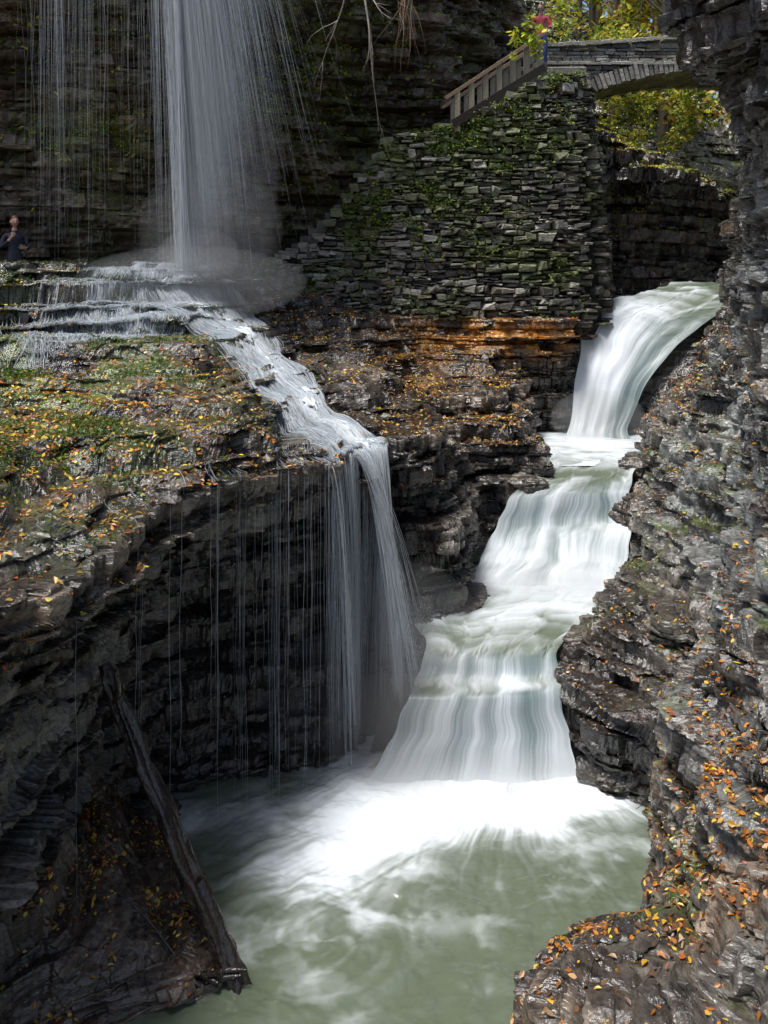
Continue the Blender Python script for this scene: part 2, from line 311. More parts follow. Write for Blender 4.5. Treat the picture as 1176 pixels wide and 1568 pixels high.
scatter('cliff_plants',PD,ND,densD,11000,.085,pal=GY*1.2,flat=.9,mat=M_fol,lift=.05)
# ------------------------------------------------------------------ E rock behind upper stream
E=[]
for xx,yb,lip in ((4.4,23.6,10.6),(5.6,24.4,10.3),(7,24.9,9.8),(8.5,25.2,9.15),(10,25.8,8.7),(12,27,8.3),(15,29,8.2)):
    E.append([(xx,yb,5.4),(xx,yb+.3,6.6),(xx,yb+.45,7.6),(xx,yb+.1,(lip+8)/2),(xx,yb-.25,lip),(xx,yb+1.2,lip+.55),(xx,yb+4.5,lip+1.2),(xx+.5,yb+9,lip+2.6),(xx+1,yb+16,lip+7),(xx+2,yb+26,lip+12)])
PE,_,_=loft(E,360,480)
PE,NE,sE,tE=rockify(PE,(2,10,12),big=.3,amps=(.28,.12,.04))
CE=rock_color(PE,NE,tE,dark=(.018,.016,.015),mid=(.065,.055,.048),light=(.2,.18,.155))
CE=mixc(CE,(.12,.15,.025),sstep(.3,.8,NE[...,2])*sstep(8.2,9,PE[...,2])*sstep(-.3,.3,fbm(PE,1.,3,6.)))
make_mesh('rock_outcrop',PE,grid_faces(*PE.shape[:2],flip=sE<0),M_rock,CE)
YL=np.array([(.75,.62,.06),(.6,.6,.07),(.35,.42,.05),(.7,.4,.05),(.2,.28,.04)])
scatter('fallen_leaves',PE,NE,lambda Q,N:sstep(.3,.8,N[...,2])*(Q[...,2]>7.5)*(Q[...,1]<32)*(.15+np.exp(-((Q[...,0]-6)/1.8)**2)),4500,.09,pal=YL,flat=.6,lift=.03)
# ------------------------------------------------------------------ strands
def strands(name,Pth,rad,C,mat=M_fall,parent=None):
    S,n,_=Pth.shape;T=np.gradient(Pth,axis=1);T/=np.linalg.norm(T,axis=-1)[...,None]+1e-9
    ref=np.broadcast_to(np.array((.15,1.,.35)),T.shape)
    a=np.cross(T,ref);a/=np.linalg.norm(a,axis=-1)[...,None]+1e-6;b=np.cross(T,a)
    V=np.stack([Pth+rad[...,None]*(math.cos(q)*a+math.sin(q)*b) for q in (0.5,2.6,4.7)],2)
    idx=np.arange(S*n*3).reshape(S,n,3);F=[]
    for k in range(3):
        k2=(k+1)%3;F.append(np.stack([idx[:,:-1,k],idx[:,:-1,k2],idx[:,1:,k2],idx[:,1:,k]],-1).reshape(-1,4))
    CC=np.broadcast_to(C[:,:,None,:],(S,n,3,3))
    return make_mesh(name,V,np.concatenate(F),mat,CC,True,parent)
def empty(name,loc=(0,0,0)):
    e=bpy.data.objects.new(name,None);e.location=loc;scene.collection.objects.link(e);return e
WHITE=np.array((.84,.90,.95))
def wcol(S,n,lo=.6): return WHITE*np.ones((S,n,3))*rng.uniform(lo,1,(S,1,1))
def droplets(name,c,s,n,size,parent=None):
    pos=np.array(c)+rng.normal(size=(n,3))*np.array(s);k=rng.uniform(.4,1.3,(n,1,1))*size
    t=np.array([(1,1,1),(1,-1,-1),(-1,1,-1),(-1,-1,1)])*.58
    V=pos[:,None,:]+t[None]*k;o=np.arange(n)[:,None]*4
    F=np.concatenate([o+np.array([f]) for f in ((0,1,2),(0,3,1),(0,2,3),(1,3,2))])
    return make_mesh(name,V,F,M_fall,np.ones((n*4,3))*WHITE,True,parent)
def mistmat(d):
    m=bpy.data.materials.new('spray_mist');m.use_nodes=True
    nt=m.node_tree;nt.nodes.clear();o=nt.nodes.new('ShaderNodeOutputMaterial');v=nt.nodes.new('ShaderNodeVolumeScatter')
    v.inputs['Color'].default_value=(.93,.97,1,1);v.inputs['Density'].default_value=d;v.inputs['Anisotropy'].default_value=.2
    nt.links.new(v.outputs[0],o.inputs['Volume']);return m
MM={.4:mistmat(.4),.12:mistmat(.12)}
def mist(c,r,d=.4):
    th,ph=np.meshgrid(np.linspace(0,np.pi,14),np.linspace(0,2*np.pi,20,endpoint=False),indexing='ij')
    V=np.stack([np.sin(th)*np.cos(ph)*r[0],np.sin(th)*np.sin(ph)*r[1],np.cos(th)*r[2]],-1)+np.array(c)
    i,j=np.meshgrid(np.arange(13),np.arange(20),indexing='ij');F=np.stack([i*20+j,(i+1)*20+j,(i+1)*20+(j+1)%20,i*20+(j+1)%20],-1).reshape(-1,4)
    return make_mesh('mist',V,F,MM[d],None,True)
# tall fall
wf=empty('tall_waterfall')
def fallgroup(name,x0,x1,y0=17.65,z0=17.3,z1=6.75,r=.004,n=30,wig=.03,zr=None,lo=.7,sg=.4,mx=.007):
    S=len(x0)
    t=np.linspace(0,1,n)[None,:]
    ze=np.full((S,1),z1) if zr is None else zr[:,None]
    X=x0[:,None]+(x1-x0)[:,None]*t**1.3+perlin(x0[:,None]*3,t*4,np.arange(S)[:,None]*.07)*wig
    Y=y0+rng.normal(size=(S,1))*.14-.25*np.sqrt(t)+0*X
    Z=z0+(ze-z0)*t+rng.normal(size=(S,1))*.04
    R=r*np.exp(rng.normal(size=(S,1))*sg)*(.8+.4*t)*(1+.6*perlin(t*14,np.arange(S)[:,None]*1.3,.5))
    R=R*(1-sstep(.6,1.,t)*.9*(ze>6.9))
    return strands(name,np.stack([X,Y,Z],-1),np.clip(R,.0005,mx),wcol(S,n,lo),parent=wf)
S=2700;q=np.where(rng.random(S)<.6,rng.normal(.5,.24,S),np.abs(rng.normal(.5,.6,S)));q=np.clip(q,-.12,2.0)+.05*perlin(q*9,0,0)
zr=np.where(q>.2,6.8+rng.random(S)**.6*5.5*np.clip(q-.1,0,1)*1.2,6.75)
fallgroup('main_veil',-4.32+.85*np.maximum(q,-.1)+rng.normal(size=S)*.05,-3.82+1.45*np.sign(q)*np.abs(q)**1.15+rng.normal(size=S)*.07,r=.0016,zr=zr,wig=.05,sg=.35)
fallgroup('bright_thread',-4.00+rng.normal(size=170)*.06,-3.74+rng.normal(size=170)*.035,r=.0036)
fallgroup('bright_thread_side',-4.45+rng.normal(size=26)*.03,-4.25+rng.normal(size=26)*.03,r=.0018,zr=rng.uniform(6.8,9.5,26))
cl=rng.uniform(-6.7,-4.6,24);xs=(cl[:,None]+rng.normal(size=(24,4))*.035).ravel()
fallgroup('side_threads',xs,xs+rng.normal(size=len(xs))*.06+.05,r=.0012,zr=rng.uniform(6.9,11.,len(xs)),wig=.06)
xs=rng.uniform(-7.1,-2.3,90);fallgroup('fine_threads',xs,xs+.1,r=.0009,zr=rng.uniform(6.9,11.,90),wig=.1)
droplets('spray',(-3.6,17.3,6.92),(.4,.25,.15),9000,.004,wf)
mist((-3.5,17.3,7.1),(.8,.5,.55));mist((-3.0,17.4,8.6),(1.0,.5,2.4),.12);mist((-3.3,17.4,10.5),(.8,.4,4.5),.12);mist((-3.3,17.4,7.6),(1.4,.6,1.3),.12);mist((-3.6,17.,6.6),(2.2,1.2,.7),.12)
# terrace stream
def sampA(cu,rv):
    iu=np.interp(cu+1,tuA,np.arange(len(tuA)));iv=np.interp(rv,tvA,np.arange(len(tvA)))
    a=np.clip(iu.astype(int),0,len(tuA)-2);b=np.clip(iv.astype(int),0,len(tvA)-2);fa=(iu-a)[...,None];fb=(iv-b)[...,None]
    return (PA[a,b]*(1-fa)+PA[a+1,b]*fa)*(1-fb)+(PA[a,b+1]*(1-fa)+PA[a+1,b+1]*fa)*fb
ws=empty('terrace_stream')
def smoothax(P,k,ax):
    if k<2: return P
    ker=np.ones(k)/k;pw=[(0,0)]*P.ndim;pw[ax]=(k//2,k//2)
    return np.apply_along_axis(lambda v:np.convolve(v,ker,'valid'),ax,np.pad(P,pw,'edge'))
def stream(name,S,keys,r,lift=.02,fall=None,n=70,smooth=5,lo=.7,sig=.5):
    keys=np.array(keys,float);t=np.linspace(0,1,n);kt=np.linspace(0,1,len(keys))
    cu=np.interp(t,kt,keys[:,0]);rv=np.interp(t,kt,keys[:,1]);w=np.interp(t,kt,keys[:,2])
    xi=np.clip(rng.normal(0,sig,(S,1)),-1.3,1.3)
    CU=cu[None]+w[None]*(xi+.25*perlin(t[None]*5,xi*3,np.arange(S)[:,None]*.11))
    RV=rv[None]+rng.uniform(-.05,.05,(S,1))
    P=sampA(CU,RV)
    P[...,2]+=lift+rng.uniform(0,.04,(S,1))
    P=smoothax(P,smooth,1)
    nl=P.shape[1]
    if fall:
        m=40;u=np.linspace(0,1,m+1)[1:][None];e=P[:,-1]
        z1=fall['z']+rng.uniform(-1,1,(S,1))*fall.get('zs',.25)
        X=e[:,0:1]+(fall['dx']+fall.get('sp',.12)*xi)*u**.8+perlin(u*4,xi*2,np.arange(S)[:,None]*.13)*.04*u;Y=e[:,1:2]-fall['out']*np.sqrt(u)*(.6+.6*rng.random((S,1)));Z=e[:,2:3]+(z1-e[:,2:3])*u**1.5
        P=np.concatenate([P,np.stack([X,Y,Z],-1)],1)
    nn=P.shape[1]
    R=r*np.exp(rng.normal(size=(S,1))*.4)*np.ones((1,nn))
    if fall: R[:,nl:]*=fall.get('rs',.75)*(1+.6*perlin(np.linspace(0,8,nn-nl)[None],np.arange(S)[:,None]*1.7,.3))*(1-.6*np.linspace(0,1,nn-nl)**3)[None]
    return strands(name,P,np.clip(R,.0005,.02),wcol(S,nn,lo),parent=ws)
MK=[(8.95,1.05,.30),(8.95,1.6,.62),(8.55,2.05,.55),(8.05,2.45,.38),(7.75,2.9,.28),(7.45,3.4,.24),(7.25,4.0,.24),(7.05,4.6,.28),(6.95,5.0,.32)]
def flow_sheet(name,keys,nu=110,nv=420,dens=.78,sm=(9,9)):
    keys=np.array(keys,float);t=np.linspace(0,1,nv);kt=np.linspace(0,1,len(keys));u=np.linspace(-1,1,nu)
    cu=np.interp(t,kt,keys[:,0]);rv=np.interp(t,kt,keys[:,1]);w=np.interp(t,kt,keys[:,2])
    wob=.12*perlin(t*9,0,0)+.08*perlin(t*25,3,0)
    edge=1+.3*perlin(u[:,None]*1.,t[None]*12,4.)
    P=sampA(cu[None]+w[None]*(u[:,None]*.8*edge+wob[None]),rv[None]+0*u[:,None])
    P=smoothax(P,sm[0],0);P[...,2]=np.maximum(smoothax(P[...,2],sm[1],1),P[...,2]-.02)
    s1=perlin(u[:,None]*4,t[None]*5,1.);s2=perlin(u[:,None]*13,t[None]*9,2.)+.6*perlin(u[:,None]*30,t[None]*14,6.)
    P[...,2]+=.03-.08*sstep(.5,1,np.abs(u[:,None]+.15*s1))+.03*s1+.02*s2
    k=np.clip(dens+.45*s1+.4*s2-.6*sstep(.6,1.,np.abs(u))[:,None]+.3*perlin(t*30,5,5)[None],0,1)
    C=mixc(np.ones(P.shape)*np.array((.08,.11,.11)),WHITE,k)
    N,sg=gnormals(P,(0,5,30));make_mesh(name,P,grid_faces(nu,nv,flip=sg<0),M_casc,C,True,ws)
flow_sheet('flow_sheet',MK)
stream('main_flow',900,MK,.0034,fall=dict(dx=.38,out=.35,z=1.3,sp=.32,zs=.6,rs=.85),sig=.42)
stream('edge_flow',400,MK,.0020,fall=dict(dx=.28,out=.30,z=1.3,sp=.50,zs=.9,rs=.85),sig=.85)
stream('side_flow',300,[(8.6,2.2,.4),(8.2,3.0,.3),(7.8,3.8,.3),(7.55,4.5,.3),(7.45,5.0,.42)],.0020,fall=dict(dx=.12,out=.25,z=1.0,sp=.14,zs=.8,rs=.75))
stream('step_veil',1100,[(9.3,1.05,.6),(9.7,1.4,.9),(9.9,1.8,1.2),(9.9,2.3,1.2)],.0024,lift=.004,smooth=1)
for cc,ns,w in ((7.75,24,.03),(8.2,3,.03),(8.6,5,.03),(9.0,4,.02),(9.35,7,.02),(9.9,2,.1),(10.3,2,.1),(11.2,2,.4),(8.9,18,.6),(8.3,18,.5),(7.9,26,.3)):
    stream('drip',ns,[(cc,4.5,w),(cc,5.0,w)],.0012,n=8,smooth=3,fall=dict(dx=0,out=.12,z=1.1,sp=.02,zs=1.1,rs=1.))
droplets('spray',(.35,13.2,1.35),(.3,.2,.35),8000,.004,ws)
mist((.3,13.0,1.3),(.7,.5,.9),.12);mist((.1,12.6,.6),(1.0,.5,.7));mist((.3,12.8,1.3),(1.3,.7,1.5),.12);mist((-.1,12.6,.9),(1.8,.7,1.1),.12)
# ------------------------------------------------------------------ cascades
DEEP=np.array((.17,.23,.235));MURK=np.array((.13,.16,.11));CW=np.array((.76,.82,.86))
def cascade(name,L,Rr,foam,nu=400,nv=460,ridge=.06,f1=5.,curve=0.,seed=0,lat=None,irr=.35):
    L=np.array(L,float);Rr=np.array(Rr,float)
    tv=tparams(np.stack([L,Rr],1),nv,.2);u=np.linspace(0,1,nu)
    nk=len(L)-1
    win=np.sin(np.pi*np.clip(tv/nk,0,1))**.5
    T=tv[None]+win[None]*irr*(perlin(u*2.6+seed,0,seed)[:,None]+.22*perlin(u*6+seed,1,seed)[:,None])
    T=np.clip(T,0,nk)
    l=cr_axis(L,T);r=cr_axis(Rr,T)
    fo=np.interp(T,np.arange(len(foam)),foam)
    if lat is not None: fo=fo*lat(u)[:,None]
    ub=u[:,None]+.03*perlin(T*1.5,0,seed+4.)
    P=l*(1-ub[...,None])+r*ub[...,None]
    L2=cr_axis(L,tv);R2=cr_axis(Rr,tv)
    W=np.linalg.norm(R2-L2,axis=-1).mean();cen=(L2+R2)/2;s=np.concatenate([[0],np.cumsum(np.linalg.norm(np.diff(cen,axis=0),axis=-1))])
    gz=np.gradient(P[...,2],axis=1);gl=np.linalg.norm(np.gradient(P,axis=1),axis=-1)+1e-6
    steep=sstep(.25,.75,np.abs(gz)/gl)
    U=u[:,None]*W+0*s[None];Vv=s[None]+0*U
    U2=U+.10*perlin(U*1.2,Vv*1.1,seed)+.03*perlin(U*4,Vv*2,seed)
    s1=perlin(U2*f1*.7,Vv*.35,seed+.3)
    s2=perlin(U2*f1*3,Vv*.5,seed+5.3)*.5+perlin(U2*f1*8,Vv*.6,seed+9.3)*.5+perlin(U2*f1*18,Vv*.8,seed+3.3)*.35
    Q=np.stack([U*1.0+.3*s1,Vv*1.0,0*U+seed],-1);turb=fbm(Q,1.5,5)
    lump=perlin(U*1.1,Vv*.9,seed+2.)
    N,sg=gnormals(P,(1,5,20))
    P=P+N*(s1*ridge*(.3+.7*steep)+lump*ridge*2.+turb*.07*(1-steep))[...,None]
    P[...,1]+=curve*(np.abs(u[:,None]-.5)*2)**2
    k=fo+(s1*.40+s2*.34+lump*.4)*(.2+.8*steep)+turb*.8*(1-steep)
    k=sstep(-.05,1.0,k)
    base=np.ones(P.shape)*DEEP;base=mixc(base,MURK,(1-steep)*np.ones_like(k))
    C=mixc(base,CW,k)
    N,sg=gnormals(P,(1,5,20))
    return make_mesh(name,P,grid_faces(nu,nv,flip=sg<0),M_casc,C,True),P
cascade('lower_cascade',
 [(1.2,15.7,1.47),(.45,14.3,1.42),(.62,13.3,1.36),(.46,12.95,1.04),(.34,12.65,.90),(.10,12.45,.45),(-.22,12.25,-.02),(-.4,11.9,-.15)],
 [(4.2,15.5,1.47),(3.7,14.5,1.42),(2.65,13.4,1.38),(2.50,12.95,1.10),(2.48,12.7,.95),(2.55,12.5,.45),(2.66,12.3,-.02),(2.9,11.9,-.15)],
 [1.0,.55,.12,.5,.35,.55,.9,1.0],ridge=.016,seed=1,curve=.10,irr=.45)
cascade('middle_cascade',
 [(3.2,19.6,2.93),(3.1,18.6,2.99),(2.9,17.4,2.93),(2.35,16.75,2.72),(2.05,16.45,2.3),(1.8,16.2,1.95),(1.6,15.85,1.7),(1.3,15.5,1.44),(1.0,15.0,1.36)],
 [(5.5,19.6,2.93),(5.3,18.8,2.99),(4.85,17.6,2.95),(4.6,17.1,2.72),(4.5,16.8,2.3),(4.42,16.4,2.15),(4.25,16.0,1.75),(4.1,15.5,1.44),(4.1,15.0,1.36)],
 [.7,.5,.1,.4,.45,.6,.7,1.0,.9],ridge=.035,seed=11,irr=.9)
cascade('upper_waterfall',
 [(8.5,26.2,6.42),(7.5,24.3,6.36),(6.5,23.2,6.2),(5.0,22.35,5.75),(4.65,21.8,4.6),(4.3,21.2,3.2),(4.0,20.7,2.9)],
 [(12.,26.0,6.42),(9.8,24.1,6.36),(8.7,22.6,5.95),(7.5,22.0,5.35),(6.4,21.4,4.5),(5.6,20.9,3.3),(5.6,20.6,2.9)],
 [.15,.2,.5,.9,.9,1.0,1.0],ridge=.045,seed=23,lat=lambda u:1.05-.8*sstep(.45,.8,u),irr=.3)
def pool(name,x0,x1,y0,y1,z,nx,ny,fn,amp=.012):
    X,Y=np.meshgrid(np.linspace(x0,x1,nx),np.linspace(y0,y1,ny),indexing='ij')
    k,h=fn(X,Y);P=np.stack([X,Y,z+h*amp],-1)
    k=np.clip(k,0,1)
    C=mixc(np.ones(P.shape)*np.array((.105,.128,.086)),CW,k)
    N,s=gnormals(P,(0,0,50))
    return make_mesh(name,P,grid_faces(nx,ny,flip=s<0),M_pool,C,True)
def plunge(X,Y):
    cx,cy=1.25,13.9
    P3=np.stack([X,Y,0*X],-1)
    wx=.30*perlin(X*.6,Y*.6,2.)+.12*perlin(X*1.7,Y*1.7,5.);wy=.30*perlin(X*.6,Y*.6,12.)+.12*perlin(X*1.7,Y*1.7,15.)
    Xw=X+wx;Yw=Y+wy
    r=np.hypot(Xw-cx,(Yw-cy));th=np.arctan2(Xw-cx,cy-Yw)
    sw=th
    st=perlin(sw*6,r*.5,1.)*.45+perlin(sw*17,r*.7,4.)*.45+perlin(sw*45,r*1.0,7.)*.35+perlin(sw*90,r*1.3,8.)*.2
    lobe=np.exp(-(np.maximum(11.9-Yw,0)/.62)**2)*np.exp(-(np.abs(X-1.2)/2.05)**5)*1.2
    ax=np.clip(((X-.6)*(-.80)+(Y-11.8)*(-.60)),0,None);perp=(X-.6)*.60-(Y-11.8)*.80+.3*wx
    tst=perlin(perp*6,ax*.8,3.)*.5+perlin(perp*16,ax*1.0,4.)*.4
    ton=np.exp(-(perp/(.50+.20*ax))**2)*np.exp(-(ax/2.4)**4)*(.85+.9*tst)*sstep(0,.5,ax)
    halo=np.exp(-(r/3.6)**2)*.22
    lf=np.exp(-((Y-11.6)/.45)**2)*sstep(2,-2.5,X)*.25
    turb=fbm(P3,1.6,5,3.)
    ex,ey=-.6,9.4;er=np.hypot(X-ex,(Y-ey)*1.3);ea=np.arctan2(Y-ey,X-ex)
    sp=perlin(er*3+ea*.6,ea*.5,3.)+.5*perlin(er*9+ea,ea,5.)
    swl=fbm(np.stack([Xw+.5*turb,Yw*1.6,0*X],-1),1.0,5,13.)
    strk=perlin(th*11,r*.6,21.)*.6+perlin(th*30,r*.8,22.)*.5
    k=(lobe+halo+lf)*(1+st*.8+turb*.5)+ton+.26*sstep(.0,.5,swl)*np.exp(-((Y-9.8)/2.2)**2)+.20*np.exp(-(er/1.4)**2)*sstep(-.1,.6,sp)+.12*sstep(.05,.4,turb)+.16*sstep(.05,.6,strk)*np.exp(-((r-3.6)/1.6)**2)
    k=sstep(.04,1.1,k)
    h=st*.25*np.exp(-(r/4.)**2)+fbm(P3,1.1,5,1.)*2.4+.8*fbm(P3,3.,3,1.)
    return k,h
pool('plunge_pool_water',-5.5,5.0,2.0,13.6,0.0,620,700,plunge,.035)
def mid(X,Y):
    P3=np.stack([X*.8,Y*2.,0*X],-1);n=fbm(P3,1.4,5,8.)
    return sstep(-.1,.8,.45+n*.7+.6*np.exp(-((Y-20.6)/.9)**2)),n
pool('upper_pool_water',2.6,6.6,17.9,22.4,2.99,240,240,mid,.02)
def upst(X,Y):
    P3=np.stack([X*.5,Y*2.,0*X],-1);n=fbm(P3,1.4,5,12.)
    return sstep(0.,.9,.1+n*.6),n
pool('upper_stream_water',7.4,17,24.9,30,6.33,200,160,upst,.02)
bed=[[(x-0,y,z) for x,y,z in row] for row in
 [[(-1.2,9,-1.1),(-.8,11.8,-.9),(-.3,12.9,-.3),(0,13.4,.6),(.4,15.2,.75),(1,16.2,1.3),(1.6,17,2.2),(2.5,20.5,2.5),(4,21.6,3.0),(4.6,22.4,5.2),(5.5,24,6.0),(8,29,6.1)],
  [(1.2,9,-1.1),(1.2,11.8,-.9),(1.3,12.9,-.3),(1.5,13.4,.6),(2.5,15.2,.75),(3,16.2,1.2),(3.3,17,2.1),(4.3,20.5,2.5),(5.,21.3,3.0),(6.2,22.2,4.9),(8,24,6.0),(10,29,6.1)],
  [(3.5,9,-1.1),(3.4,11.8,-.9),(3.4,12.9,-.3),(3.5,13.4,.6),(4.6,15.2,.75),(4.8,16.2,1.4),(5.1,17,2.4),(6.3,20.5,2.6),(6.7,21,3.2),(8.2,21.9,5.0),(11,23.5,6.0),(15,28,6.1)]]]
PS,_,_=loft(bed,120,400);PS,NS,sS,tS=rockify(PS,(1,5,20),big=.06,amps=(.06,.04,.02))
make_mesh('stream_bed',PS,grid_faces(*PS.shape[:2],flip=sS<0),M_rock,rock_color(PS,NS,tS))
def boulder(c,r,seed):
    nu,nv=110,80;ph,th=np.meshgrid(np.linspace(0,2*np.pi,nu),np.linspace(.02,np.pi-.02,nv),indexing='ij')
    P=np.stack([np.sin(th)*np.cos(ph)*r[0],np.sin(th)*np.sin(ph)*r[1],np.cos(th)*r[2]],-1)
    f=1+.45*fbm(P/np.max(r)+seed,1.5,3);P=P*f[...,None]
    P[...,2]=np.round(P[...,2]/.06)*.06*.75+P[...,2]*.25
    lay=np.floor(P[...,2]/.06+.5);P[...,:2]*=(1+.16*(hsh(lay,seed+0*lay)-.5))[...,None]
    P=P+np.array(c);P[-1]=P[0]
    make_mesh('boulder',P,grid_faces(nu,nv),M_rock,rock_color(P,P,fbm(P,3,2)),False)
for i,(c,r) in enumerate([((2.95,13.0,.85),(.42,.4,.35)),((.25,13.5,1.15),(.28,.3,.28)),((4.65,16.75,2.30),(.40,.4,.40)),((-2.9,11.5,.0),(.35,.25,.14)),((1.35,15.9,1.55),(.25,.25,.3)),((3.1,12.35,.0),(.5,.35,.22)),((2.65,17.1,2.78),(.36,.28,.24)),((4.3,15.2,1.55),(.42,.35,.3)),((4.95,17.9,2.95),(.35,.4,.28)),((3.3,14.1,1.35),(.35,.25,.16))]): boulder(c,r,i*3.1)
mist((1.2,12.15,.1),(1.7,.5,.4));mist((2.8,15.3,1.6),(1.5,.5,.4));mist((4.9,20.9,3.4),(1.1,.6,.7))
# ------------------------------------------------------------------ stones
class Boxes:
    def __init__(s): s.V=[];s.F=[];s.C=[];s.n=0
    def add(s,c,a,b,n,col,jit=.12,ch=.18):
        c,a,b,n=(np.array(q,float) for q in (c,a,b,n));vs=[]
        la,lb=np.linalg.norm(a),np.linalg.norm(b);m=min(la,lb)*ch
        for lay,(k,ins) in enumerate(((-1,0),(.72,0),(1,m))):
            for sa,sb in ((-1,-1),(1,-1),(1,1),(-1,1)):
                fa=1-ins/la;fb=1-ins/lb
                vs.append(c+a*sa*fa+b*sb*fb+n*k)
        vs=np.array(vs);j=rng.normal(size=(4,3))*jit*m/ch*.5;vs+=np.tile(j,(3,1));vs[8:]+=rng.normal(size=(4,3))*m*.3*(jit>0)
        f=[]
        for l in (0,4):
            for q in range(4):
                r=(q+1)%4;f.append((l+q,l+r,l+4+r,l+4+q))
        f.append((8,9,10,11));f.append((3,2,1,0))
        s.V.append(vs);s.F.append(np.array(f)+s.n);s.n+=12
        s.C.append(np.tile(np.array(col)*rng.uniform(.9,1.1),(12,1)))
    def build(s,name,mat,parent=None):
        return make_mesh(name,np.concatenate(s.V),np.concatenate(s.F),mat,np.concatenate(s.C),False,parent)
def stonecol(p,k=1.1):
    base=np.array(random.choice([(.21,.205,.175),(.12,.115,.10),(.33,.32,.28),(.07,.065,.058),(.18,.155,.12),(.24,.23,.19)]))*random.uniform(.5,1.2)*k
    g=float(perlin(p[0]*.7,p[1]*.7,p[2]*.8))+random.uniform(-.15,.15)
    if g>.02: base=base*(1-min(.7,(g-.02)*1.8))+np.array((.10,.125,.032))*min(.7,(g-.02)*1.8)
    return base
wall=empty('stone_retaining_wall')
path=np.array([(-3.0,21.2),(-1.6,21.55),(0.2,21.95),(2,22.15),(4,22.35),(4.8,22.55),(5.02,23.1),(5.08,25.6)])
sl=np.concatenate([[0],np.cumsum(np.linalg.norm(np.diff(path,axis=0),axis=1))])
topz=np.array([6.75,7.4,9.95,10.40,11.55,11.65,11.6,11.6]);botz=np.array([6.3,5.9,5.7,5.6,5.6,5.5,5.5,5.6])
def wp(s): return np.array([np.interp(s,sl,path[:,0]),np.interp(s,sl,path[:,1])])
B=Boxes()
edges=[0.]
while edges[-1]<sl[-1]: edges.append(edges[-1]+random.uniform(.3,.8))
for e0,e1 in zip(edges[:-1],edges[1:]):
    zc=5.4+random.random()*.1
    while zc<11.9:
        h=random.choice((.05,.06,.07,.09,.11,.15,.19));s_=e0+random.uniform(-.25,.15)
        while s_<e1-.05:
            w=random.uniform(.09,.36) if h<.1 else random.uniform(.12,.42)
            sm=s_+w/2;wob=.13*float(perlin(sm*.9,zc*.8,3.))
            zq=zc+wob
            if 0<sm<sl[-1] and np.interp(sm,sl,botz)-.1<zq<np.interp(sm,sl,topz)-.05+.14*float(perlin(sm*3,0,1.))+random.uniform(-.08,.05):
                p=wp(sm);d=wp(min(sm+.05,sl[-1]))-wp(max(sm-.05,0));d/=np.linalg.norm(d)
                nrm=np.array((d[1],-d[0],0));tl=random.uniform(-.14,.14);tv=np.array((d[0],d[1],tl))
                bat=.10*(np.interp(sm,sl,topz)-zq)+random.uniform(-.10,.09)+.16*float(perlin(sm*.7,zq*.7,8.))
                c=np.array((p[0],p[1],zq+h/2))+nrm*bat
                hh=h*random.uniform(.65,1.05);yaw=random.uniform(-.25,.25)
                tv=tv+nrm*yaw
                B.add(c,tv*(w/2-.005),np.array((0,0,hh/2-.003))-np.array((d[0],d[1],0))*tl*h,nrm*.2-np.array((d[0],d[1],0))*yaw*.2,stonecol(c),.5,.35)
            s_+=w
        zc+=h
B.build('stones',M_stone,wall)
ns=80;ss=np.linspace(0,sl[-1],ns);core=[]
for s_ in ss:
    p=wp(s_);d=wp(min(s_+.05,sl[-1]))-wp(max(s_-.05,0));d/=np.linalg.norm(d);nr=np.array((d[1],-d[0]))
    t=np.interp(s_,sl,topz)-.08;b=np.interp(s_,sl,botz)-.4
    f=p+nr*(.1*(t-b)-.02);g=p-nr*.02;h_=p-nr*.9
    core.append([(f[0],f[1],b),(g[0],g[1],t),(h_[0],h_[1],t),(h_[0],h_[1],b)])
core=np.array(core);make_mesh('core',core,grid_faces(ns,4),M_dry,np.ones((ns*4,3))*.03,False,wall)
n=6500;s_=rng.uniform(0,sl[-1],n);zf=rng.random(n)
pp=np.array([wp(q) for q in s_]);t_=np.interp(s_,sl,topz);b_=np.interp(s_,sl,botz);zz=b_+(t_-b_)*zf
pos=np.stack([pp[:,0],pp[:,1]-.26-.10*(t_-zz),zz],1)
dn=blob(pos,(.6,22,8.9),(1.5,2,1.3))*1.1+blob(pos,(3.,22,10.6),(1.3,2,.8))+.09+.5*(zf>.95)
dn=dn*sstep(-.15,.3,fbm(pos,1.6,3,2.));keep=rng.random(n)<dn*1.6;pos=pos[keep]
pos=np.repeat(pos,7,0)+rng.normal(size=(len(pos)*7,3))*np.array((.07,.035,.06))
leaves_at('wall_plants',pos,np.tile((0,-.7,.7),(len(pos),1)),.06,M_fol,GY[rng.choice(5,len(pos),p=[.35,.28,.1,.24,.03])]*rng.uniform(.5,1.25,(len(pos),1)),.6)
